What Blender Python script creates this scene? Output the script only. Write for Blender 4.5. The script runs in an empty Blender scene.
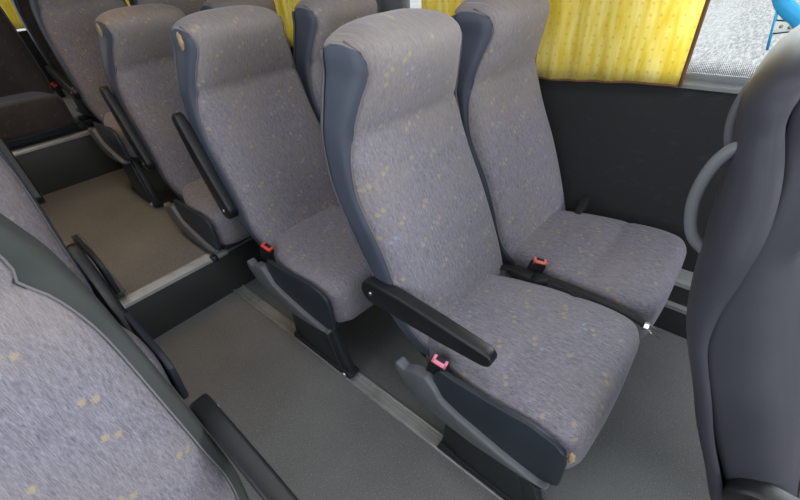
import bpy, bmesh, math, random
from mathutils import Vector, Matrix
random.seed(7)
C = bpy.context.scene.collection
S = bpy.context.scene
PI = math.pi
# ------------------------------------------------------------------ camera
H = 1.253
F = 406.43
R = Matrix(((0.66007767, -0.74800464, -0.06918483),
            (-0.48024392, -0.34937698, -0.8045505),
            (0.57763592, 0.56429141, -0.58984062)))          # world -> camera (x right, y down, z forward)
cam_d = bpy.data.cameras.new('camera'); cam = bpy.data.objects.new('camera', cam_d); C.objects.link(cam)
cam_d.sensor_fit = 'HORIZONTAL'; cam_d.sensor_width = 36.0; cam_d.lens = 36.0 * F / 800.0
cam_d.clip_start = 0.02; cam_d.clip_end = 300
rot = Matrix((R[0], -R[1], -R[2])).transposed()
cam.matrix_world = Matrix.Translation((0, 0, H)) @ rot.to_4x4()
S.camera = cam
# ------------------------------------------------------------------ world, daylight, exposure
w = bpy.data.worlds.new('world'); S.world = w; w.use_nodes = True
nt = w.node_tree; nt.nodes.clear()
bg = nt.nodes.new('ShaderNodeBackground'); out = nt.nodes.new('ShaderNodeOutputWorld')
bg.inputs[0].default_value = (0.95, 0.97, 1.0, 1); bg.inputs[1].default_value = 1.5
nt.links.new(bg.outputs[0], out.inputs[0])
def area(name, loc, rot, sx, sy, power, col=(1, 1, 1)):
    l = bpy.data.lights.new(name, 'AREA'); l.shape = 'RECTANGLE'; l.size = sx; l.size_y = sy; l.energy = power; l.color = col
    o = bpy.data.objects.new(name, l); C.objects.link(o); o.location = loc; o.rotation_euler = rot
    return o
area('daylight_window_right', (1.62, -0.9, 1.35), (0, math.radians(90), 0), 0.9, 2.4, 44, (0.90, 0.96, 1.0))
area('daylight_window_left', (-1.02, 0.1, 1.35), (0, math.radians(-90), 0), 0.9, 2.4, 14, (0.92, 0.97, 1.0))
area('daylight_windshield', (0.3, -2.9, 1.5), (math.radians(80), 0, 0), 2.2, 1.2, 42, (0.93, 0.96, 1.0))
area('overhead_fill_front', (0.3, 0.4, 2.02), (0, 0, 0), 0.5, 2.2, 7.5, (1.0, 0.98, 0.96))  # unseen fill lamp, added to lift the dim interior
area('warm_fill_rear', (0.28, 2.3, 2.02), (0, 0, 0), 0.2, 0.9, 1.3, (1.0, 0.62, 0.22)).data.spread = math.radians(75)  # unseen warm fill, added to tint the rear aisle floor
S.view_settings.view_transform = 'Standard'; S.view_settings.look = 'None'
S.view_settings.gamma = 1.0; S.view_settings.use_curve_mapping = False
S.view_settings.exposure = 0.22

# ------------------------------------------------------------------ node helpers / materials
def mat(name, col=(.5, .5, .5), rough=.6, metal=0.0, spec=.5):
    m = bpy.data.materials.new(name); m.use_nodes = True
    b = m.node_tree.nodes['Principled BSDF']
    b.inputs['Base Color'].default_value = (*col, 1); b.inputs['Roughness'].default_value = rough
    b.inputs['Metallic'].default_value = metal; b.inputs['Specular IOR Level'].default_value = spec
    return m, m.node_tree, b
class N:
    def __init__(s, t): s.t = t
    def n(s, typ, ins=None, **kw):
        x = s.t.nodes.new(typ)
        for k, v in kw.items(): setattr(x, k, v)
        if ins:
            for k, v in ins.items():
                if isinstance(v, bpy.types.NodeSocket): s.t.links.new(v, x.inputs[k])
                else: x.inputs[k].default_value = v
        return x
    def m(s, op, a, b=0.0, c=0.0):
        return s.n('ShaderNodeMath', {0: a, 1: b, 2: c}, operation=op).outputs[0]
    def v(s, op, a, b=(0, 0, 0)):
        x = s.n('ShaderNodeVectorMath', {0: a, 1: b}, operation=op)
        return x.outputs['Value'] if op in ('LENGTH', 'DISTANCE', 'DOT_PRODUCT') else x.outputs[0]
    def mix(s, f, a, b):
        x = s.n('ShaderNodeMix', data_type='RGBA')
        for k, v in ((0, f), (6, a), (7, b)):
            if isinstance(v, bpy.types.NodeSocket): s.t.links.new(v, x.inputs[k])
            else: x.inputs[k].default_value = v if k == 0 else (*v, 1)
        return x.outputs[2]
    def ramp(s, f, a, b):
        return s.n('ShaderNodeMapRange', {0: f, 1: a, 2: b, 3: 0.0, 4: 1.0}).outputs[0]
    def noise(s, vec, scale, detail=3, rough=.5):
        return s.n('ShaderNodeTexNoise', {'Vector': vec, 'Scale': scale, 'Detail': detail, 'Roughness': rough}).outputs[0]

def fabric(name, base, dark, seed, worn):
    m, t, b = mat(name, base, .95, 0, .15)
    k = N(t)
    tc = k.n('ShaderNodeTexCoord'); uv = tc.outputs['UV']
    oi = k.n('ShaderNodeObjectInfo')
    off = k.n('ShaderNodeCombineXYZ', {0: k.m('MULTIPLY', oi.outputs['Random'], 7.0), 1: k.m('MULTIPLY', oi.outputs['Random'], 13.0), 2: 0.0}).outputs[0]
    p = k.v('ADD', uv, off)
    # woven streaks along the length of the seat
    st = k.noise(k.v('MULTIPLY', p, (850, 95, 1)), 1.0, 3, .65)
    st2 = k.noise(k.v('MULTIPLY', p, (200, 30, 1)), 1.0, 2, .5)
    weave = k.noise(k.v('MULTIPLY', p, (700, 700, 1)), 1.0, 1, .5)
    s = k.m('ADD', k.m('ADD', k.m('MULTIPLY', st, .55), k.m('MULTIPLY', st2, .25)), k.m('MULTIPLY', weave, .2))
    c = k.mix(k.ramp(s, .37, .63), dark, base)
    # rubbed and grubby patches
    gr = k.ramp(k.noise(p, 5.0, 4, .6), .42, .72)
    c = k.mix(k.m('MULTIPLY', gr, worn), c, (.30, .265, .245))
    # brown head wear, with warm curtain light painted into the colour
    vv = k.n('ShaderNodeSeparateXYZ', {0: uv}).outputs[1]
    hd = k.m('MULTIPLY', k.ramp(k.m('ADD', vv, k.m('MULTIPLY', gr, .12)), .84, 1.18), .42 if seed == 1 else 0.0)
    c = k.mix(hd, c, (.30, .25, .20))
    # small woven flowers in pairs
    def flowers(scale, shift, col, keep, sz):
        q = k.v('MULTIPLY', k.v('ADD', p, shift), (scale, scale, 0))
        vo = k.n('ShaderNodeTexVoronoi', {'Vector': q, 'Scale': 1.0, 'Randomness': .8}, voronoi_dimensions='2D')
        d = k.v('SCALE', k.v('SUBTRACT', q, vo.outputs['Position']))
        d.node.inputs[3].default_value = 1.0 / scale
        d1 = k.v('LENGTH', k.v('ADD', d, (.0075, .0045, 0))); d2 = k.v('LENGTH', k.v('ADD', d, (-.0075, -.0045, 0)))
        rnd = k.n('ShaderNodeSeparateColor', {0: vo.outputs['Color']})
        d2 = k.m('ADD', d2, k.m('MULTIPLY', k.m('GREATER_THAN', rnd.outputs[1], .6), .05))
        dd = k.m('MINIMUM', d1, d2)
        pet = k.m('MULTIPLY', k.m('SUBTRACT', k.noise(k.v('MULTIPLY', p, (420, 420, 1)), 1.0, 0), .5), .009)
        f = k.ramp(k.m('ADD', dd, pet), sz, sz * .55)
        f = k.m('MULTIPLY', f, k.m('LESS_THAN', rnd.outputs[0], keep))
        return k.m('MULTIPLY', f, .65 if seed == 1 else .12), col
    for args in ((11.5, (0.0, 0.0, 0), (.42, .355, .20), .85, .0066), (8.0, (.31, .17, 0), (.30, .36, .50), .30, .0058)):
        f, col = flowers(*args); c = k.mix(f, c, col)
    t.links.new(c, b.inputs['Base Color'])
    b.inputs['Sheen Weight'].default_value = .22; b.inputs['Sheen Roughness'].default_value = .4
    b.inputs['Sheen Tint'].default_value = (.85, .85, 1, 1)
    bu = k.n('ShaderNodeBump', {'Height': s, 'Strength': .25, 'Distance': .002}); t.links.new(bu.outputs[0], b.inputs['Normal'])
    return m
M = {}
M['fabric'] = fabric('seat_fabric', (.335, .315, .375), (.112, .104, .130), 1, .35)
M['shaded_fabric'] = fabric('shaded_brown_seat_fabric', (.085, .068, .066), (.045, .036, .036), 2, .1)  # rear row cloth, the bench's shade put into its darker colour
M['piping'] = mat('fabric_piping', (.19, .18, .195), .9)[0]
def plastic(name, col, rough, grain=900, bump=.15, spec=.4):
    m, t, b = mat(name, col, rough, 0, spec); k = N(t)
    tc = k.n('ShaderNodeTexCoord').outputs['Object']
    n = k.noise(tc, grain, 2); n2 = k.noise(tc, 9, 3)
    t.links.new(k.mix(k.ramp(n2, .3, .7), tuple(c * .9 for c in col), tuple(c * 1.08 for c in col)), b.inputs['Base Color'])
    bu = k.n('ShaderNodeBump', {'Height': n, 'Strength': bump, 'Distance': .001}); t.links.new(bu.outputs[0], b.inputs['Normal'])
    return m
M['vinyl'] = plastic('blue_grey_vinyl', (.064, .075, .108), .5)
M['shell'] = plastic('dark_shell_plastic', (.085, .088, .105), .42)
M['shell_grey'] = plastic('grey_shell_plastic', (.050, .050, .066), .5, spec=.3)
M['panel_grey'] = plastic('grey_side_vinyl', (.044, .044, .058), .55, spec=.3)
M['cover'] = plastic('navy_cover_plastic', (.026, .033, .046), .45)
M['rail'] = plastic('grey_frame_plastic', (.13, .14, .158), .42)
M['leg'] = plastic('dark_painted_steel', (.028, .034, .038), .5)
M['black'] = plastic('black_armrest_rubber', (.012, .013, .016), .36, 1200, .2, .5)
M['webbing'] = plastic('black_webbing', (.010, .010, .012), .7)
M['grip'] = plastic('grey_grip_plastic', (.15, .155, .175), .38)
M['red'] = mat('red_button_plastic', (.75, .045, .03), .4)[0]
M['pink'] = mat('faded_pink_button_plastic', (.80, .22, .34), .4)[0]
M['salmon'] = mat('salmon_button_plastic', (.78, .16, .12), .4)[0]
M['steel'] = mat('bright_steel', (.62, .63, .65), .28, 1.0)[0]
M['wood'] = mat('worn_foam_edge', (.42, .30, .17), .8)[0]
def alu(name, axis):
    m, t, b = mat(name, (.50, .50, .49), .38, .35); k = N(t)
    tc = k.n('ShaderNodeTexCoord').outputs['Object']
    sc = (300, 3, 300) if axis == 'y' else (3, 300, 300)
    n = k.noise(k.v('MULTIPLY', tc, sc), 1.0, 2); g = k.noise(tc, 14, 4)
    c = k.mix(k.ramp(n, .3, .7), (.44, .45, .45), (.68, .69, .69)); c = k.mix(k.m('MULTIPLY', k.ramp(g, .5, .75), .5), c, (.25, .24, .22))
    t.links.new(c, b.inputs['Base Color']); return m
M['alu_y'] = alu('scuffed_aluminium_along', 'y'); M['alu_x'] = alu('scuffed_aluminium_across', 'x')
def floor_mat():
    m, t, b = mat('speckled_vinyl_floor', (.1, .1, .1), .42, 0, .4); k = N(t)
    tc = k.n('ShaderNodeTexCoord').outputs['Object']
    sp = k.noise(tc, 260, 2, .6); sp2 = k.noise(k.v('ADD', tc, (3, 5, 1)), 200, 2, .6); big = k.noise(tc, 2.6, 5, .6)
    c = k.mix(k.ramp(big, .35, .7), (.165, .168, .172), (.22, .222, .225))
    c = k.mix(k.m('MULTIPLY', k.ramp(sp, .58, .68), .6), c, (.46, .46, .45))
    c = k.mix(k.m('MULTIPLY', k.ramp(sp2, .62, .70), .5), c, (.06, .06, .06))
    crumb = k.noise(k.v('ADD', tc, (9, 2, 4)), 75, 1, .5)
    c = k.mix(k.m('MULTIPLY', k.ramp(crumb, .77, .80), .6), c, (.42, .40, .36))
    t.links.new(c, b.inputs['Base Color'])
    t.links.new(k.n('ShaderNodeMapRange', {0: big, 1: .3, 2: .7, 3: .36, 4: .58}).outputs[0], b.inputs['Roughness'])
    bu = k.n('ShaderNodeBump', {'Height': sp, 'Strength': .12, 'Distance': .001}); t.links.new(bu.outputs[0], b.inputs['Normal'])
    return m
M['floor'] = floor_mat()
M['riser'] = plastic('dark_riser_vinyl', (.034, .038, .038), .5)
M['panel_neutral'] = plastic('neutral_grey_vinyl', (.048, .053, .052), .6)
def wallm():
    m, t, b = mat('black_wall_carpet', (.02, .02, .022), .8, 0, .25); k = N(t)
    tc = k.n('ShaderNodeTexCoord').outputs['Object']
    n = k.noise(tc, 330, 3); g = k.noise(k.v('MULTIPLY', tc, (1, 22, 60)), 1.0, 4)
    c = k.mix(n, (.017, .017, .019), (.038, .038, .042)); c = k.mix(k.m('MULTIPLY', k.ramp(g, .6, .75), .25), c, (.07, .07, .075))
    t.links.new(c, b.inputs['Base Color'])
    bu = k.n('ShaderNodeBump', {'Height': n, 'Strength': .3, 'Distance': .002}); t.links.new(bu.outputs[0], b.inputs['Normal'])
    return m
M['wall'] = wallm()
M['lining'] = mat('pale_grey_lining', (.45, .45, .46), .8)[0]
M['frame'] = plastic('grey_window_rubber', (.16, .17, .19), .45)
M['frame_light'] = plastic('pale_grey_window_trim', (.165, .175, .19), .4)
def glass():
    m = bpy.data.materials.new('window_glass'); m.use_nodes = True; t = m.node_tree; t.nodes.clear(); k = N(t)
    tr = k.n('ShaderNodeBsdfTransparent', {0: (.95, .97, .97, 1)}); gl = k.n('ShaderNodeBsdfGlossy', {'Roughness': .02})
    fr = k.n('ShaderNodeFresnel', {0: 1.2})
    # printed black dot band along the lower edge of the pane
    sx = k.n('ShaderNodeSeparateXYZ', {0: k.n('ShaderNodeTexCoord').outputs['Object']})
    a = k.m('SUBTRACT', k.m('FRACT', k.m('MULTIPLY', sx.outputs[1], 230)), .5); c = k.m('SUBTRACT', k.m('FRACT', k.m('MULTIPLY', sx.outputs[2], 230)), .5)
    r = k.m('SQRT', k.m('ADD', k.m('MULTIPLY', a, a), k.m('MULTIPLY', c, c)))
    rad = k.n('ShaderNodeMapRange', {0: sx.outputs[2], 1: .895, 2: .955, 3: .50, 4: .0}).outputs[0]
    dot = k.m('LESS_THAN', r, rad)
    mx = k.n('ShaderNodeMixShader', {0: fr.outputs[0], 1: tr.outputs[0], 2: gl.outputs[0]})
    bk = k.n('ShaderNodeBsdfDiffuse', {0: (.12, .12, .13, 1)})
    m2 = k.n('ShaderNodeMixShader', {0: dot, 1: mx.outputs[0], 2: bk.outputs[0]})
    o = k.n('ShaderNodeOutputMaterial', {0: m2.outputs[0]}); return m
M['glass'] = glass()
def curtain_mat():
    m = bpy.data.materials.new('yellow_curtain_cloth'); m.use_nodes = True; t = m.node_tree; t.nodes.clear(); k = N(t)
    uv = k.n('ShaderNodeTexCoord').outputs['UV']
    sx = k.n('ShaderNodeSeparateXYZ', {0: uv})
    wob = k.noise(uv, 6, 3)
    a = k.m('SUBTRACT', k.m('FRACT', k.m('ADD', k.m('MULTIPLY', sx.outputs[0], 34), wob)), .5)
    c = k.m('SUBTRACT', k.m('FRACT', k.m('ADD', k.m('MULTIPLY', sx.outputs[1], 34), wob)), .5)
    r = k.m('SQRT', k.m('ADD', k.m('MULTIPLY', a, a), k.m('MULTIPLY', c, c)))
    f = k.ramp(r, .17, .08)
    n = k.noise(k.v('MULTIPLY', uv, (55, 7, 1)), 1.0, 4)
    col = k.mix(k.ramp(n, .35, .68), (.82, .68, .12), (.92, .84, .42)); col = k.mix(k.m('MULTIPLY', f, .3), col, (.55, .38, .08))
    d = k.n('ShaderNodeBsdfDiffuse', {0: col}); tl = k.n('ShaderNodeBsdfTranslucent', {0: col})
    mx = k.n('ShaderNodeMixShader', {0: .55, 1: d.outputs[0], 2: tl.outputs[0]})
    k.n('ShaderNodeOutputMaterial', {0: mx.outputs[0]}); return m
M['curtain'] = curtain_mat()
M['hem'] = mat('brown_curtain_hem', (.16, .075, .03), .8)[0]
def ground_mat():
    m, t, b = mat('pale_asphalt', (.5, .5, .5), .9); k = N(t)
    tc = k.n('ShaderNodeTexCoord').outputs['Object']
    n = k.noise(k.v('MULTIPLY', tc, (.16, 1.0, 1)), 18, 4, .85); g = k.noise(k.v('MULTIPLY', tc, (.25, 1, 1)), 1.3, 3)
    c = k.mix(k.ramp(n, .42, .60), (.28, .28, .28), (.60, .60, .60)); c = k.mix(k.m('MULTIPLY', k.ramp(g, .45, .6), .35), c, (.60, .60, .60))
    t.links.new(c, b.inputs['Base Color']); return m
M['ground'] = ground_mat()
M['blue'] = mat('bright_blue_paint', (.03, .38, .78), .35)[0]
M['white'] = mat('white_plate', (.8, .8, .8), .5)[0]
M['brass'] = mat('brass_screw', (.5, .42, .25), .4, .6)[0]

# ------------------------------------------------------------------ mesh helpers
def link(name, me, m, parent=None, loc=None):
    o = bpy.data.objects.new(name, me); C.objects.link(o)
    if m: me.materials.append(m)
    if parent: o.parent = parent
    if loc: o.location = loc
    return o
def grid_mesh(name, P, UV=None, close_u=False, caps=False):
    """P: rows of points. close_u closes every row on itself; caps fills first and last row."""
    me = bpy.data.meshes.new(name); bm = bmesh.new(); uvl = bm.loops.layers.uv.new('UVMap')
    V = [[bm.verts.new(p) for p in row] for row in P]; n = len(P[0])
    for i in range(len(P) - 1):
        for j in range(n if close_u else n - 1):
            j2 = (j + 1) % n
            vs = [V[i][j], V[i][j2], V[i + 1][j2], V[i + 1][j]]
            try: f = bm.faces.new(vs)
            except ValueError: continue
            if UV:
                q = [UV[i][j], UV[i][j2 if j2 else n] if close_u else UV[i][j2], UV[i + 1][j2 if j2 else n] if close_u else UV[i + 1][j2], UV[i + 1][j]]
                for l, u in zip(f.loops, q): l[uvl].uv = u
    if caps:
        for r_, fl in ((V[0], True), (V[-1], False)):
            try: bm.faces.new(list(reversed(r_)) if fl else r_)
            except ValueError: pass
    bmesh.ops.remove_doubles(bm, verts=bm.verts, dist=1e-5)
    bmesh.ops.recalc_face_normals(bm, faces=bm.faces)
    for f in bm.faces: f.smooth = True
    bm.to_mesh(me); bm.free(); return me
def prism(name, poly, a0, a1, axis='x', bevel=.004, seg=2, smooth=True):
    """poly of 2D points extruded from a0 to a1 along axis. x: (y,z)  y: (x,z)  z: (x,y)"""
    def P(p, a): return {'x': (a, p[0], p[1]), 'y': (p[0], a, p[1]), 'z': (p[0], p[1], a)}[axis]
    me = bpy.data.meshes.new(name); bm = bmesh.new()
    A = [bm.verts.new(P(p, a0)) for p in poly]; B = [bm.verts.new(P(p, a1)) for p in poly]
    bm.faces.new(A); bm.faces.new(list(reversed(B)))
    for i in range(len(poly)): bm.faces.new([A[i], B[i], B[(i + 1) % len(poly)], A[(i + 1) % len(poly)]])
    bmesh.ops.recalc_face_normals(bm, faces=bm.faces)
    if bevel:
        es = [e for e in bm.edges if len(e.link_faces) == 2 and e.calc_face_angle(0) > .55]
        bmesh.ops.bevel(bm, geom=es, offset=bevel, segments=seg, profile=.5, affect='EDGES', clamp_overlap=True)
    if smooth:
        for f in bm.faces: f.smooth = True
        for e in bm.edges:
            if len(e.link_faces) == 2 and e.calc_face_angle(0) > .6: e.smooth = False
    bm.to_mesh(me); bm.free(); return me
def box(name, x0, x1, y0, y1, z0, z1, bevel=.004, seg=2):
    return prism(name, [(y0, z0), (y1, z0), (y1, z1), (y0, z1)], x0, x1, 'x', bevel, seg)
def join(name, meshes):
    me = bpy.data.meshes.new(name); bm = bmesh.new()
    for m_ in meshes: bm.from_mesh(m_)
    bm.to_mesh(me); bm.free()
    for m_ in meshes: bpy.data.meshes.remove(m_)
    return me
def spline(pts, n):
    pts = [Vector(p) for p in pts]; r = []
    for i in range(len(pts) - 1):
        p0 = pts[max(i - 1, 0)]; p1 = pts[i]; p2 = pts[i + 1]; p3 = pts[min(i + 2, len(pts) - 1)]
        for k in range(n):
            t = k / n
            r.append(.5 * ((2 * p1) + (p2 - p0) * t + (2 * p0 - 5 * p1 + 4 * p2 - p3) * t * t + (3 * p1 - p0 - 3 * p2 + p3) * t ** 3))
    r.append(pts[-1]); return r
def tube(name, pts, rad, seg=10, flat=None):
    """round tube, or a flat strap when flat=(halfwidth, halfthickness)"""
    P = []; n = len(pts); up = Vector((0, 0, 1)); prev = None
    for i, p in enumerate(pts):
        d = (pts[min(i + 1, n - 1)] - pts[max(i - 1, 0)]).normalized()
        if prev is None: a = d.cross(up) if abs(d.dot(up)) < .95 else d.cross(Vector((0, 1, 0)))
        else: a = prev - d * prev.dot(d)
        a.normalize(); b = d.cross(a); prev = a
        r = rad(i / (n - 1)) if callable(rad) else rad
        ra, rb = flat if flat else (r, r)
        P.append([p + a * ra * math.cos(2 * PI * j / seg) + b * rb * math.sin(2 * PI * j / seg) for j in range(seg)])
    return grid_mesh(name, P, None, True, True)
def empty(name, loc=(0, 0, 0)):
    o = bpy.data.objects.new(name, None); C.objects.link(o); o.location = loc; o.empty_display_size = .1; return o
def tag(o, label, cat, group=None):
    o['label'] = label; o['category'] = cat
    if group: o['group'] = group
    return o
def struct(name, me, m):
    o = link(name, me, m); o['kind'] = 'structure'; return o
def table(T, z):
    """smooth (monotone-ish) interpolation of rows (z, v1, v2, ...)"""
    if z <= T[0][0]: return T[0][1:]
    if z >= T[-1][0]: return T[-1][1:]
    for i in range(len(T) - 1):
        if T[i][0] <= z <= T[i + 1][0]: break
    z0, z1 = T[i][0], T[i + 1][0]; t = (z - z0) / (z1 - z0); r = []
    for c in range(1, len(T[0])):
        def sl(j):
            if j <= 0 or j >= len(T) - 1: return 0 if j <= 0 else (T[j][c] - T[j - 1][c]) / (T[j][0] - T[j - 1][0])
            return (T[j + 1][c] - T[j - 1][c]) / (T[j + 1][0] - T[j - 1][0])
        m0, m1 = sl(i) * (z1 - z0), sl(i + 1) * (z1 - z0)
        r.append((2 * t**3 - 3 * t**2 + 1) * T[i][c] + (t**3 - 2 * t**2 + t) * m0 + (-2 * t**3 + 3 * t**2) * T[i + 1][c] + (t**3 - t**2) * m1)
    return r

# ------------------------------------------------------------------ the setting
XW = 1.50      # inner face of the window-side wall
Y1, Y2 = 1.63, 3.12
floor_ = struct('floor', box('floor', -.9, XW, -3.0, Y1, -.06, 0, 0), M['floor'])
struct('floor_step', box('floor_step', -.9, XW, Y1, Y2, -.06, .218, 0), M['floor'])
struct('floor_platform', box('floor_platform', -.9, XW, Y2, 4.75, -.06, .487, 0), M['floor'])
struct('trim_1', box('trim_1', -.9, XW, Y1 - .006, Y1 - .0005, .0, .205, .001), M['riser'])
struct('trim_2', box('trim_2', -.9, XW, Y2 - .006, Y2 - .0005, .218, .475, .001), M['riser'])
# ribbed aluminium nosings on both steps
def nosing(name, y, z):
    parts = [prism(name, [(y - .010, z - .014), (y + .050, z - .0005), (y + .050, z + .004), (y - .010, z + .004)], -.88, .545, 'x', .0015)]
    for i in range(5): parts.append(box(name, -.88, .545, y - .006 + i * .0095, y - .001 + i * .0095, z + .003, z + .0065, .001, 1))
    return struct(name, join(name, parts), M['alu_x'])
nosing('trim_3', Y1 - .002, .219); nosing('trim_4', Y2 - .002, .488)
# aluminium seat track let into the floor along the aisle
def track():
    y0, y1 = -1.2, Y1 - .008; x = .503
    ps = [box('t', x, x + .052, y0, y1, .0, .004, .001), box('t', x, x + .005, y0, y1, .002, .013, .0015), box('t', x + .012, x + .016, y0, y1, .002, .009, .001),
          box('t', x + .046, x + .052, y0, y1, .002, .011, .0015)]
    return join('trim_5', ps)
struct('trim_5', track(), M['alu_y'])
# heating duct with two aluminium seat ledges along the wall
struct('trim_6', prism('trim_6', [(1.44, .0), (1.44, .120), (1.462, .120), (1.462, .128), (1.475, .128), (1.475, .205), (XW, .205), (XW, 0)], -2.9, Y1 - .008, 'y', .002), M['riser'])
struct('trim_7', join('trim_7', [box('t', 1.436, 1.478, -2.9, Y1 - .01, .1205, .1265, .0015), box('t', 1.436, 1.441, -2.9, Y1 - .01, .112, .132, .0015),
        box('t', 1.468, XW, -2.9, Y1 - .01, .2055, .2105, .0015), box('t', 1.466, 1.471, -2.9, Y1 - .01, .198, .216, .0015),
        box('t', 1.494, XW, -2.9, Y1 - .01, .2055, .255, .0015)]), M['alu_y'])
# walls and windows
SILL = .872; TOP = 1.70
struct('wall_right', box('wall_right', XW, 1.56, -3.0, 4.75, -.06, SILL, 0), M['wall'])
struct('wall_right_upper', box('wall_right_upper', XW, 1.56, -3.0, 4.75, TOP, 2.08, 0), M['lining'])
struct('wall_left', box('wall_left', -.96, -.90, -3.0, 4.75, -.06, SILL, 0), M['wall'])
struct('light_block_left_rear', box('light_block_left_rear', -.96, -.90, 1.46, 3.2, SILL, TOP, 0), M['lining'])  # unseen blank section replacing a window, added to keep the rear seats dim
struct('wall_left_upper', box('wall_left_upper', -.96, -.90, -3.0, 4.75, TOP, 2.08, 0), M['lining'])
struct('ceiling', box('ceiling', -.96, 1.56, -3.0, 4.81, 2.08, 2.14, 0), M['lining'])
struct('wall_rear', box('wall_rear', -.96, 1.56, 4.75, 4.81, -.06, .95, 0), M['wall'])
struct('wall_rear_upper', box('wall_rear_upper', -.96, 1.56, 4.75, 4.81, 1.7, 2.08, 0), M['lining'])
struct('wall_front', box('wall_front', -.96, 1.56, -3.06, -3.0, -.06, .8, 0), M['wall'])
def window(n, x0, x1, y0, y1, side):
    fr = struct('window_%d' % n, box('window_%d' % n, x0 + .024, x0 + .030, y0, y1, SILL + .02, TOP, 0), M['glass'])
    xs = XW if side > 0 else -.9
    f = join('window_frame', [prism('f', [(xs - side * .012, SILL - .004), (xs + side * .055, SILL - .004), (xs + side * .055, SILL + .012), (xs + side * .018, SILL + .014), (xs - side * .008, SILL + .006)], y0, y1, 'y', .002),
              box('f', min(xs, xs + side * .05), max(xs, xs + side * .05), y0, y0 + .03, SILL, TOP, .004), box('f', min(xs, xs + side * .05), max(xs, xs + side * .05), y1 - .03, y1, SILL, TOP, .004)])
    link('window_frame', f, M['frame_light'], fr)
    g = join('window_seal', [prism('f', [(xs + side * .018, SILL + .0125), (xs + side * .05, SILL + .0125), (xs + side * .05, SILL + .030), (xs + side * .021, SILL + .030)], y0 + .03, y1 - .03, 'y', .002)])
    link('window_seal', g, M['frame'], fr)
for n, (a, b) in enumerate(((-2.95, -1.20), (-1.16, 1.355), (1.455, 3.2), (3.24, 4.7))):
    window(n + 1, XW, 1.56, a, b, 1)
    if n != 2: window(n + 5, -.96, -.9, a, b, -1)
for i, (y0, y1) in enumerate(((-1.20, -1.16), (1.355, 1.455), (3.20, 3.24))):
    struct('trim_%d' % (8 + 2 * i), box('p', XW + .001, 1.558, y0, y1, SILL, TOP, .004), M['frame_light'])
    struct('trim_%d' % (9 + 2 * i), box('p', -.958, -.901, y0, y1, SILL, TOP, .004), M['frame_light'])
struct('window_9', box('window_9', -.9, 1.5, 4.77, 4.776, .951, 1.699, 0), M['glass'])
# outside: pale asphalt
g = struct('ground', box('ground', -40, 60, -40, 60, -1.2, -1.15, 0), M['ground'])

# ------------------------------------------------------------------ curtains
def curtain(label, y0, y1, zbot, x=1.462, lean=0.0, amp=.007, side=1, group=None):
    ny, nz = int((y1 - y0) / .006), 18; P = []; UV = []
    zt = TOP - .01
    for i in range(nz + 1):
        t = i / nz; row = []; u = []
        for j in range(ny + 1):
            s = j / ny; ya = y0 + lean * (t ** .9)
            y = ya + (y1 - ya) * s
            z = zbot + .010 * math.sin(s * 9 + 1) * (1 - t) + (zt - zbot) * t
            fold = math.sin(y * 58 + 1.3 * math.sin(y * 11)) * amp + math.sin(y * 23 + 2) * amp * .8
            row.append((x + fold * (.55 + .45 * t), y, z)); u.append((y, z))
        P.append(row); UV.append(u)
    r = empty('window_curtain', (x, (y0 + y1) / 2, zbot)); r['label'] = label; r['category'] = 'curtain'
    if group: r['group'] = group
    inv = Matrix.Translation((-x, -(y0 + y1) / 2, -zbot))
    me = grid_mesh('curtain_cloth', P, UV); me.transform(inv); o = link('curtain_cloth', me, M['curtain'], r)
    sm = o.modifiers.new('s', 'SOLIDIFY'); sm.thickness = .0015
    pts = [Vector(p) for p in P[0][::3]]; h = tube('hem', pts, .003, 6, (.003, .0045)); h.transform(inv); link('bottom_hem', h, M['hem'], r)
    if lean or True:
        pts = [Vector(row[0]) for row in P]; h = tube('hem', pts, .004, 6, (.0045, .006)); h.transform(inv); link('edge_hem', h, M['hem'], r)
    return r
curtain('yellow quilted curtain over the window beside the nearest pair of seats', .228, 1.19, .868, lean=-.005 + .0, group=None)
curtain('yellow curtain over the second window, behind the pale window post', 1.56, 3.15, .873, x=1.474)
curtain('yellow curtain at the far rear side window beyond the back rows', 3.28, 4.65, .873)
# yellow curtain half drawn on the rear window
def rear_curtain():
    P = []; UV = []
    for i in range(10):
        z = .97 + .7 * i / 9
        P.append([(.60 + .8 * j / 60 - .10 * (1 - i / 9), 4.70 + .008 * math.sin(j * .9), z) for j in range(61)]); UV.append([(.8 * j / 60, z) for j in range(61)])
    me = grid_mesh('rear_curtain', P, UV); o = link('rear_curtain', me, M['curtain']); sm = o.modifiers.new('s', 'SOLIDIFY'); sm.thickness = .0015
    tag(o, 'yellow curtain drawn over the rear window, top left corner', 'curtain')
rear_curtain()

# ------------------------------------------------------------------ the coach seat, local frame: origin on the floor below the cushion,
# x across (minus = aisle side), y towards the back of the seat, z up
CX = .725
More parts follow.
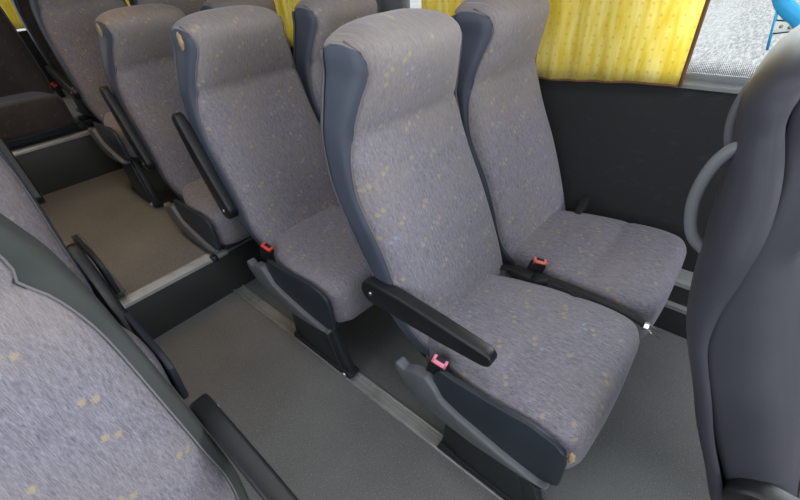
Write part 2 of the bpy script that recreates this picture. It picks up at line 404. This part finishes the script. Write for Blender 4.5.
#      z     yr    yc    yfront  hw
BT = [(.27, .490, .455, .395, .170), (.34, .522, .490, .428, .192), (.46, .582, .550, .474, .221), (.56, .630, .600, .505, .223),
      (.67, .688, .655, .545, .223), (.78, .738, .705, .594, .220), (.85, .757, .724, .622, .217), (.915, .766, .735, .643, .211),
      (.93, .767, .737, .648, .209), (.945, .767, .738, .642, .206), (1.01, .767, .738, .618, .189), (1.06, .767, .738, .602, .175),
      (1.09, .766, .736, .600, .174), (1.112, .762, .732, .612, .167), (1.128, .753, .725, .635, .147), (1.140, .743, .716, .662, .114),
      (1.147, .730, .710, .685, .065), (1.149, .715, .708, .700, .01)]
PF = [(.33, .450), (.395, .478), (.459, .516), (.56, .548), (.669, .588), (.787, .648), (.86, .664), (.927, .666), (1.0, .648), (1.05, .630), (1.075, .628), (1.095, .636), (1.108, .652), (1.118, .690)]
PFL = [(.33, .450), (.395, .478), (.459, .516), (.56, .548), (.669, .588), (.787, .640), (.86, .655), (.93, .660), (1.0, .655), (1.05, .650), (1.076, .650), (1.095, .665), (1.105, .685), (1.112, .715)]
PX = 4.4; BX = .033       # BX: the back stands a touch towards the window
def back_x(D, s, hw):      # half width at fraction s of the depth
    return hw * (1 - min(max(s, 0), 1) ** PX) ** (1 / PX)
def spow(v, e): return math.copysign(abs(v) ** e, v)
def zlevels(z0, z1, n): return [z0 + (z1 - z0) * i / n for i in range(n + 1)]
def back_cushion(deep=False):
    zs = zlevels(.27, 1.09, 52) + [1.100, 1.108, 1.118, 1.127, 1.134, 1.140, 1.144, 1.147, 1.1485]
    P = []; UV = []; n = 40
    for z in zs:
        yr, yc, yf, hw = table(BT, z); row = []; u = []
        if deep: yc -= .036; hw -= .014; yf += .008; yr = yc + .002; z -= .012
        for j in range(n + 1):
            th = PI * j / n; x = -hw * spow(math.cos(th), 2 / PX); y = yc - (yc - yf) * spow(math.sin(th), 2 / PX)
            y += .003 * math.exp(-((z - .93) / .006) ** 2)         # seam below the head cushion
            row.append((x + BX, y, z)); u.append((x * 1.05 + (.03 if j > 36 else 0), z * 1.06))
        if True:
            yb = yr if z > 1.10 else yc + .004
            for j in range(1, 12):
                th = PI * j / 12; x = hw * spow(math.cos(th), 2 / PX); y = yc + (yb - yc) * spow(math.sin(th), 2 / PX)
                row.append((x + BX, y, z)); u.append((x + .5, z * 1.06))
        u.append(u[0]); P.append(row); UV.append(u)
    return grid_mesh('backrest', P, UV, True, True)
def shell(ztop, depth, bump, wide=.006):
    zs = zlevels(.275, ztop, 90); P = []; n = 28
    for z in zs:
        yr, yc, yf, hw = table(BT, z); hw += wide; row = []
        yr += .004
        if bump: hw += .003 + .008 / (1 + math.exp((z - 1.045) / .007)); yr -= .018 * math.exp(-((z - .90) / .13) ** 2) + .012 * math.exp(-((z - .72) / .09) ** 2) - .006 * math.exp(-((z - 1.08) / .03) ** 2) - .006 * math.exp(-((z - .45) / .1) ** 2)
        ys = yr - depth(z); 
        for j in range(n + 1):
            th = PI * j / n; x = -hw * spow(math.cos(th), 2 / 3.4); y = ys + (yr - ys) * spow(math.sin(th), 2 / 3.4); row.append((x + BX, y, z))
        for j in range(n, -1, -1):
            th = PI * j / n; x = -(hw - .008) * spow(math.cos(th), 2 / 3.4); y = ys + .001 + (yr - .008 - ys) * spow(math.sin(th), 2 / 3.4); row.append((x + BX, y, z))
        P.append(row)
    return grid_mesh('back_shell', P, None, True, True)
def side_panel(side, depth, zt=1.118, full=False, bulge=.009):
    T = PFL if bulge > .01 else PF
    zs = zlevels(.335, zt, 44); P = []; n = 12; rows_pf = []
    for z in zs:
        yr, yc, yf, hw = table(BT, z); (pf,) = table(T, z)
        y1 = yr - depth(z) + .006; y0 = min(pf, y1 - .004); row = []
        if full: y1 = min(y1, yc + .004); y0 = yc - (yc - yf) * .99
        edge = min(1.0, (zt - z) / .02, (z - .335) / .02 + .0)
        for j in range(n + 1):
            s = j / n; y = y1 + (y0 - y1) * s
            x = back_x(0, (yc - y) / (yc - yf) if y < yc else 0, hw)
            e = min(s, 1 - s) * n / 1.6; off = -.002 + bulge * min(1, e) ** .6 * max(0, edge) ** .5
            row.append((side * (x + off) + BX, y, z))
        P.append(row); rows_pf.append(Vector((side * (back_x(0, (yc - y0) / (yc - yf), hw) + .0025) + BX, y0 - .0015, z)))
    return grid_mesh('side_panel', P), rows_pf
def rounded_cushion():
    """seat pad: rounded box grid bent to the plan outline"""
    y0, y1, z0, z1 = .047, .520, .285, .442; hwx = .223; r = .042; nx, ny, nz = 26, 30, 10
    bm = bmesh.new(); uvl = bm.loops.layers.uv.new('UVMap')
    OUT = [(.04, .188), (.07, .208), (.12, .219), (.2, .221), (.28, .217), (.36, .203), (.42, .185), (.47, .165), (.53, .14)]
    cache = {}
    def f(u, v, w):   # u,v,w in -1..1
        key = (round(u, 4), round(v, 4), round(w, 4))
        if key in cache: return cache[key]
        X, Y, Z = u * hwx, (y0 + y1) / 2 + v * (y1 - y0) / 2, (z0 + z1) / 2 + w * (z1 - z0) / 2
        cx_ = max(-hwx + r, min(hwx - r, X)); cy = max(y0 + r, min(y1 - r, Y)); cz = max(z0 + r * .8, min(z1 - r, Z))
        d = Vector((X - cx_, Y - cy, Z - cz))
        if d.length > 1e-6:
            m_ = max(abs(d.x), abs(d.y), abs(d.z)); d = d.normalized() * m_ if True else d
        p = Vector((cx_, cy, cz)) + d
        (h,) = table(OUT, p.y); p.x *= h / hwx
        # pads: crowned middle, sunk groove, slight slope down to the back
        if w > -.5:
            k = max(0, 1 - (p.x / .21) ** 2)
            p.z += (.010 * k - .0035 * math.exp(-((p.y - .235) / .006) ** 2) - .05 * max(0, p.y - .25) ** 1.2 + .008 * math.sin(min(1, max(0, (p.y - .04) / .2)) * PI)) * (w + .5) / 1.5
        p.y -= .010 * max(0, 1 - (p.x / .2) ** 2) * (1 if v < -.6 else 0)
        vv = bm.verts.new(p); cache[key] = vv; return vv
    def face(q, uvf):
        try: fa = bm.faces.new(q)
        except ValueError: return
        fa.smooth = True
        for l in fa.loops: l[uvl].uv = uvf(l.vert.co)
    A = lambda n: [-1 + 2 * i / n for i in range(n + 1)]
    ux, uy, uz = A(nx), A(ny), A(nz)
    for i in range(nx):
        for j in range(ny):
            face([f(ux[i], uy[j], 1), f(ux[i + 1], uy[j], 1), f(ux[i + 1], uy[j + 1], 1), f(ux[i], uy[j + 1], 1)], lambda c: (c.x + 3, c.y))
            face([f(ux[i], uy[j + 1], -1), f(ux[i + 1], uy[j + 1], -1), f(ux[i + 1], uy[j], -1), f(ux[i], uy[j], -1)], lambda c: (c.x, c.y))
        for k in range(nz):
            face([f(ux[i], -1, uz[k]), f(ux[i + 1], -1, uz[k]), f(ux[i + 1], -1, uz[k + 1]), f(ux[i], -1, uz[k + 1])], lambda c: (c.x + 3, c.z - .39))
            face([f(ux[i + 1], 1, uz[k]), f(ux[i], 1, uz[k]), f(ux[i], 1, uz[k + 1]), f(ux[i + 1], 1, uz[k + 1])], lambda c: (c.x, c.z))
    for j in range(ny):
        for k in range(nz):
            face([f(-1, uy[j + 1], uz[k]), f(-1, uy[j], uz[k]), f(-1, uy[j], uz[k + 1]), f(-1, uy[j + 1], uz[k + 1])], lambda c: (c.z + 2.3, c.y))
            face([f(1, uy[j], uz[k]), f(1, uy[j + 1], uz[k]), f(1, uy[j + 1], uz[k + 1]), f(1, uy[j], uz[k + 1])], lambda c: (-c.z + 3.7, c.y))
    bmesh.ops.recalc_face_normals(bm, faces=bm.faces)
    me = bpy.data.meshes.new('cushion'); bm.to_mesh(me); bm.free(); return me
AX0, AX1 = .503 - CX, .541 - CX      # armrest across
PIV = (.612, .547)
def arm_mesh():
    prof = []
    for i in range(9):
        a = PI / 2 - PI * i / 8 - .06; prof.append((PIV[0] + .037 * math.cos(a) , PIV[1] + .037 * math.sin(a)))
    prof += [(.55, .510), (.40, .510), (.285, .515)]
    for i in range(6):
        a = -PI / 2 - .2 - (PI - .25) * i / 5; prof.append((.278 + .022 * math.cos(a), .537 + .022 * math.sin(a)))
    prof += [(.40, .572), (.52, .582)]
    me = prism('armrest', prof, AX0, AX1, 'x', .010, 3)
    for v in me.vertices:
        k = max(0, (.34 - v.co.y) / .08); xm = (AX0 + AX1) / 2; v.co.x = xm + (v.co.x - xm) * (1 - .16 * k * k)
    me.transform(Matrix.Translation((0, -PIV[0], -PIV[1]))); return me
SM = {}
def d_norm(z): return .026
def d_deep(z): return .040 + .026 * math.exp(-((z - .98) / .12) ** 2)
SM['back'] = back_cushion(); SM['back_deep'] = back_cushion(True); SM['cushion'] = rounded_cushion()
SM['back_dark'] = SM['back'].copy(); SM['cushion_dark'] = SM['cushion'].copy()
SM['shell'] = shell(1.100, d_norm, False); SM['shell_wide'] = shell(1.100, d_norm, False, .018); SM['shell_deep'] = shell(1.146, d_deep, True)
for key, dp in (('n', d_norm), ('d', d_deep), ('l', d_norm)):
    for s in (-1, 1):
        SM['panel', key, s], pts = side_panel(s, dp, 1.138 if key == 'd' else 1.112 if key == 'l' else 1.118, key == 'd', .022 if key == 'l' else .009)
        SM['pip', key, s] = tube('piping', pts, .0019, 6)
SM['cover'] = prism('cover', [(.062, .300), (.075, .283), (.101, .276), (.204, .283), (.319, .300), (.40, .315), (.40, .405), (.382, .432), (.350, .430), (.241, .434), (.150, .444), (.090, .434), (.068, .418), (.061, .38)], -.238, -.222, 'x', .004, 2)
SM['rail'] = prism('rail', [(.518, .345), (.520, .372), (.510, .380), (.485, .366), (.455, .388), (.412, .392), (.388, .368), (.37, .336), (.32, .318), (.204, .292), (.101, .276), (.078, .290), (.080, .272), (.139, .262), (.273, .250), (.36, .256), (.43, .272), (.485, .305)], -.254, -.222, 'x', .007, 3)
SM['leg'] = join('leg', [prism('leg', [(.405, .012), (.075, .012), (.150, .275), (.375, .275)], -.205, -.175, 'x', .004), prism('leg', [(.350, .012), (.120, .012), (.175, .24), (.335, .24)], -.211, -.170, 'x', .004),
                         prism('leg', [(.415, .0095), (.070, .0095), (.062, .028), (.405, .035)], -.215, -.168, 'x', .003)])
SM['leg_short'] = join('leg', [prism('leg', [(.405, .222), (.165, .222), (.165, .275), (.375, .275)], -.205, -.175, 'x', .004)])
SM['bolt'] = tube('bolt', [Vector((-.226, .095, .026)), Vector((-.214, .095, .026))], .011, 6)
SM['arm'] = arm_mesh()
SM['screw'] = tube('screw', [Vector((AX0 - .003, 0, 0)), Vector((AX0 + .002, 0, 0))], .0055, 12)
SM['pan'] = box('pan', -.20, .20, .09, .47, .262, .292, .008)
SM['beam'] = join('beam', [box('b', -.17, .232, .15, .19, .225, .264, .006), box('b', -.17, .232, .33, .37, .225, .264, .006)])
SM['beam_wall'] = join('beam', [box('b', -.232, .232, .15, .19, .225, .264, .006), box('b', -.232, .232, .33, .37, .225, .264, .006), box('b', .225, .265, .14, .38, .217, .262, .004)])
def buckle_meshes():
    b = prism('b', [(-.019, 0), (.019, 0), (.022, .060), (.017, .080), (-.017, .080), (-.022, .060)], -.013, .013, 'x', .003, 2)
    u = join('u', [box('u', -.0115, .0105, -.0195, -.0115, .070, .0835, .002), box('u', -.0115, .0105, .0115, .0195, .070, .0835, .002), box('u', -.0115, -.001, -.0195, .0195, .070, .0835, .002)])
    return b, u
SM['buckle'], SM['button'] = buckle_meshes()
SM['handle'] = {}
def handle_mesh(x, dy=0, dz=0):
    pts = spline([(x, .725, 1.050), (x, .756, 1.036), (x, .771, 1.0), (x, .772, .95), (x, .755, .905), (x, .712, .882)], 8)
    return tube('grab_handle', [p + Vector((0, dy, dz)) for p in pts], .0078, 12)
SM['handle', -1] = handle_mesh(-.125); SM['handle', 1] = handle_mesh(.165, .010, .022)
mir = {}
def mirrored(me):
    if me.name not in mir:
        c = me.copy(); c.transform(Matrix.Scale(-1, 4, (1, 0, 0))); c.flip_normals(); mir[me.name] = c
    return mir[me.name]
def seat(label, x, y, z=0.0, group='coach seats', aisle=True, cloth='fabric', rail=True, sx=1, arm='down', leg='leg', deep=False, buckle='red', bk=None, handles=False, arm_x=0.0, arm_deg=None, armed=None, arm_off=(0, 0), tilt=0.0, arm_dx=0.0, beam=True):
    r = empty('coach_seat', (x, y, z)); tag(r, label, 'seat', group)
    def part(name, me, m, par=None, loc=(0, 0, 0)):
        if sx < 0: me = mirrored(me)
        o = bpy.data.objects.new(name, me); C.objects.link(o); o.parent = par or r; o.location = loc
        if not me.materials: me.materials.append(m)
        return o
    ky = 'd' if deep else 'l' if tilt < -2 else 'n'
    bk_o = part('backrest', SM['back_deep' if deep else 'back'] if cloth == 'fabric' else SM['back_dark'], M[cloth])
    part('back_shell', SM[{'d': 'shell_deep', 'n': 'shell', 'l': 'shell_wide'}[ky]], M['shell_grey'] if deep else M['shell'])
    for s in (-1, 1):
        pn = part('side_panel', SM['panel', ky, s], M['panel_grey'] if deep else M['vinyl'] if sx > 0 else M['panel_neutral']); part('piping', SM['pip', ky, s], M['piping'], pn)
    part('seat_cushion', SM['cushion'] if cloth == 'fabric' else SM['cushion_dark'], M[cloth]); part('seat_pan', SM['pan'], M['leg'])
    if aisle:
        part('cushion_cover', SM['cover'], M['cover'])
        if rail and aisle: part('frame_rail', SM['rail'], M['rail'])
        if leg: 
            l = part('leg', SM[leg], M['leg'])
            if leg == 'leg': part('bolt', SM['bolt'], M['steel'], l)
    if beam: part('support_beam', SM['beam' if aisle else 'beam_wall'], M['leg'])
    if armed if armed is not None else aisle:
        a = part('armrest', SM['arm'], M['black'], None, (arm_dx, PIV[0] + arm_off[0], PIV[1] + arm_off[1]))
        deg = {'down': 0, 'up': -113}[arm] if arm_deg is None else arm_deg
        a.rotation_euler = (math.radians(deg), 0, math.radians(arm_x)); part('screw', SM['screw'], M['steel'], a)
    if buckle:
        bx, by, bz, rx, rz = bk or (-.212, .418, .375, .35, .15)
        b_ = part('belt_buckle', SM['buckle'], M['webbing'], None, (bx * sx, by, bz)); b_.rotation_euler = (rx, -.2, rz)
        part('release_button', SM['button'], M['red'], b_)
    r.rotation_euler = (0, math.radians(tilt), 0)
    if handles:
        for s in (-1, 1): part('grab_handle', SM['handle', s], M['grip'])
    return r
PITCH = .7375; W = .47
def col_button(r, m):
    for b in r.children:
        if b.name.startswith('belt_buckle'):
            q = b.children[0]; q.data = q.data.copy(); q.data.materials.clear(); q.data.materials.append(m)
# window-side block, rows from the front backwards
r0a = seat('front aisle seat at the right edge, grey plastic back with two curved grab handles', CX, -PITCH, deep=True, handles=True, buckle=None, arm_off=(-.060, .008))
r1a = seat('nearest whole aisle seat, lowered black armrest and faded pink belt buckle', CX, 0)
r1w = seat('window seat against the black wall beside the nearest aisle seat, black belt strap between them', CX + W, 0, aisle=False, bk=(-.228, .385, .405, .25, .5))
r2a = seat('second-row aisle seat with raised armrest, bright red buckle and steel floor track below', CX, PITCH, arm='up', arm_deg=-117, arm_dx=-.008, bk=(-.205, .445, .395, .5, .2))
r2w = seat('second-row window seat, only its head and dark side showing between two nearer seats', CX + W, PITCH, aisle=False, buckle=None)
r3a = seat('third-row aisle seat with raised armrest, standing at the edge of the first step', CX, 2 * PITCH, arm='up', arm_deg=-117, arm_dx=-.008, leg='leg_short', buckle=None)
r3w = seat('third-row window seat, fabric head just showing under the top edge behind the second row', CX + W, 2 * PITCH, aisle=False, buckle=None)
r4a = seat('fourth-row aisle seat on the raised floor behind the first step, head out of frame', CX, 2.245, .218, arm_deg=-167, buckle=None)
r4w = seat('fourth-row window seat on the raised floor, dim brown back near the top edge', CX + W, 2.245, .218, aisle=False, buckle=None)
# rear bench
r5c = seat('dark middle seat of the rear row on top of the second step', .285, 3.05, .27, aisle=False, cloth='shaded_fabric', bk=(.238, .21, .42, .3, 0))
r5r = seat('dark rear row seat right of the middle one, across a gap of bright window', .795, 3.05, .27, aisle=False, cloth='shaded_fabric', buckle=None)
# other side of the aisle (mirrored)
XL = .30
l1 = seat('nearest seat at the lower left, large patterned lavender backrest seen from above, armrest lowered', 2 * .289 - CX, 0, sx=-1, arm='down', buckle=None, beam=False, tilt=-2.7, arm_dx=.028)
l2 = seat('left-hand aisle seat just behind the nearest one, only its edge and armrest showing', 2 * .289 - .033 - CX, PITCH + .15, sx=-1, arm='down', buckle=None, arm_x=8, beam=False, arm_deg=60, tilt=3.1, arm_dx=.008, rail=False)
l3 = seat('third seat on the left of the aisle, raised dark armrest at the left picture edge', 2 * .302 - CX, 2 * PITCH + .06, sx=-1, arm='up', leg='leg_short', buckle=None, beam=False)
wp = bpy.data.meshes.new('worn_patch'); bm = bmesh.new(); bmesh.ops.create_icosphere(bm, subdivisions=3, radius=1); bm.to_mesh(wp); bm.free()
for v in wp.vertices: v.co = Vector((v.co.x * .007, v.co.y * .014, v.co.z * .026)) * (1 + .15 * math.sin(v.co.z * 7 + v.co.y * 5))
for p in wp.polygons: p.use_smooth = True
wp.materials.append(M['wood'])
for q, at_ in ((r2a, (-.147, .678, 1.078)), (r3a, (-.147, .680, 1.078))):
    o = bpy.data.objects.new('worn_foam_patch', wp); C.objects.link(o); o.parent = q; o.location = at_; o['label'] = 'tan worn-through foam patch'
o = bpy.data.objects.new('worn_foam_patch', wp); C.objects.link(o); o.parent = r1a; o.location = (-.218, .058, .395); o.scale = (.7, .5, .7); o['label'] = 'tan worn-through foam patch'
for r in (r1a,): col_button(r, M['pink'])
col_button(r1w, M['salmon'])

# ------------------------------------------------------------------ belts
def belt():
    r = empty('seat_belt', (.93, .25, .43)); tag(r, 'black belt strap in the gap between the two nearest cushions, steel tongue at its end', 'seat belt')
    inv = Matrix.Translation((-.93, -.25, -.43))
    pts = spline([(.935, .47, .425), (.938, .40, .440), (.944, .33, .444), (.947, .25, .445), (.945, .16, .443), (.943, .09, .436), (.944, .055, .424)], 8)
    me = tube('w', pts, .01, 10, (.014, .004)); me.transform(inv); link('webbing', me, M['webbing'], r)
    me = join('h', [box('h', .905, .945, .360, .425, .425, .452, .006), tube('h', [Vector((.915, .362, .44)), Vector((.93, .315, .442))], .010, 8)])
    me.transform(inv); link('strap_housing', me, M['webbing'], r)
    x, y, z = .946, .044, .418
    me = join('t', [tube('t', [Vector(p) for p in ((x - .011, y, z), (x - .011, y - .03, z - .012), (x + .011, y - .03, z - .012), (x + .011, y, z), (x - .011, y, z))], .0028, 8), box('t', x - .014, x + .014, y - .002, y + .014, z - .004, z + .004, .002)])
    me.transform(inv); link('tongue', me, M['steel'], r)
    r2 = empty('seat_belt', (1.37, .42, .45)); tag(r2, 'folded black belt anchor behind the window seat cushion, against the wall', 'seat belt')
    inv = Matrix.Translation((-1.37, -.42, -.45))
    me = join('a', [prism('a', [(1.335, .445), (1.40, .44), (1.415, .485), (1.395, .478), (1.365, .462)], .385, .41, 'y', .004), box('a', 1.40, 1.425, .40, .44, .39, .45, .005)])
    me.transform(inv); link('folded_webbing', me, M['webbing'], r2)
belt()
# small round floor bolt at the step edge
tag(link('floor_bolt', tube('floor_bolt', [Vector((.478, 1.625, .226)), Vector((.478, 1.598, .221))], .014, 12), M['leg']), 'small black round bolt at the right end of the ribbed step edge', 'bolt')

# ------------------------------------------------------------------ blue fitting outside the right-hand window
def blue():
    def at(u, v, x):
        d = R.transposed() @ Vector(((u - 400) / F, (v - 250) / F, 1)); d *= x / d.x; return Vector((d.x, d.y, d.z + H))
    x = 1.74; o0 = at(778, 20, x)
    r = empty('blue_railing', o0); tag(r, 'bright blue frame with a white two-screw plate outside the window, top right corner', 'railing')
    inv = Matrix.Translation(-o0)
    pts = spline([at(776, -60, x), at(781, -6, x), at(788, 9, x), at(802, 24, x), at(812, 60, x)], 6)
    me = tube('b', pts, .017, 10, (.012, .022)); me.transform(inv); link('frame', me, M['blue'], r)
    pts = [at(781, -3, x), at(767, 50, x)]; me = tube('b', pts, .004, 8); me.transform(inv); link('rod', me, M['blue'], r)
    bk_ = [at(776.5, 19.6, x), at(797, 20.6, x), at(799, 31.6, x), at(771.5, 34.6, x)]
    me = prism('p', [(p.y, p.z) for p in bk_], x - .0005, x + .005, 'x', .001); me.transform(inv); link('plate_edge', me, M['leg'], r)
    q = [at(776, 21, x), at(796, 22, x), at(798, 30, x), at(772, 33, x)]
    me = prism('p', [(p.y, p.z) for p in q], x - .004, x - .001, 'x', .001); me.transform(inv); pl = link('plate', me, M['white'], r)
    for u, v in ((781, 26.5), (789.5, 27.5)):
        c = at(u, v, x - .005); me = tube('s', [c, c + Vector((.006, 0, 0))], .005, 12); me.transform(inv); link('screw', me, M['brass'], pl)
blue()
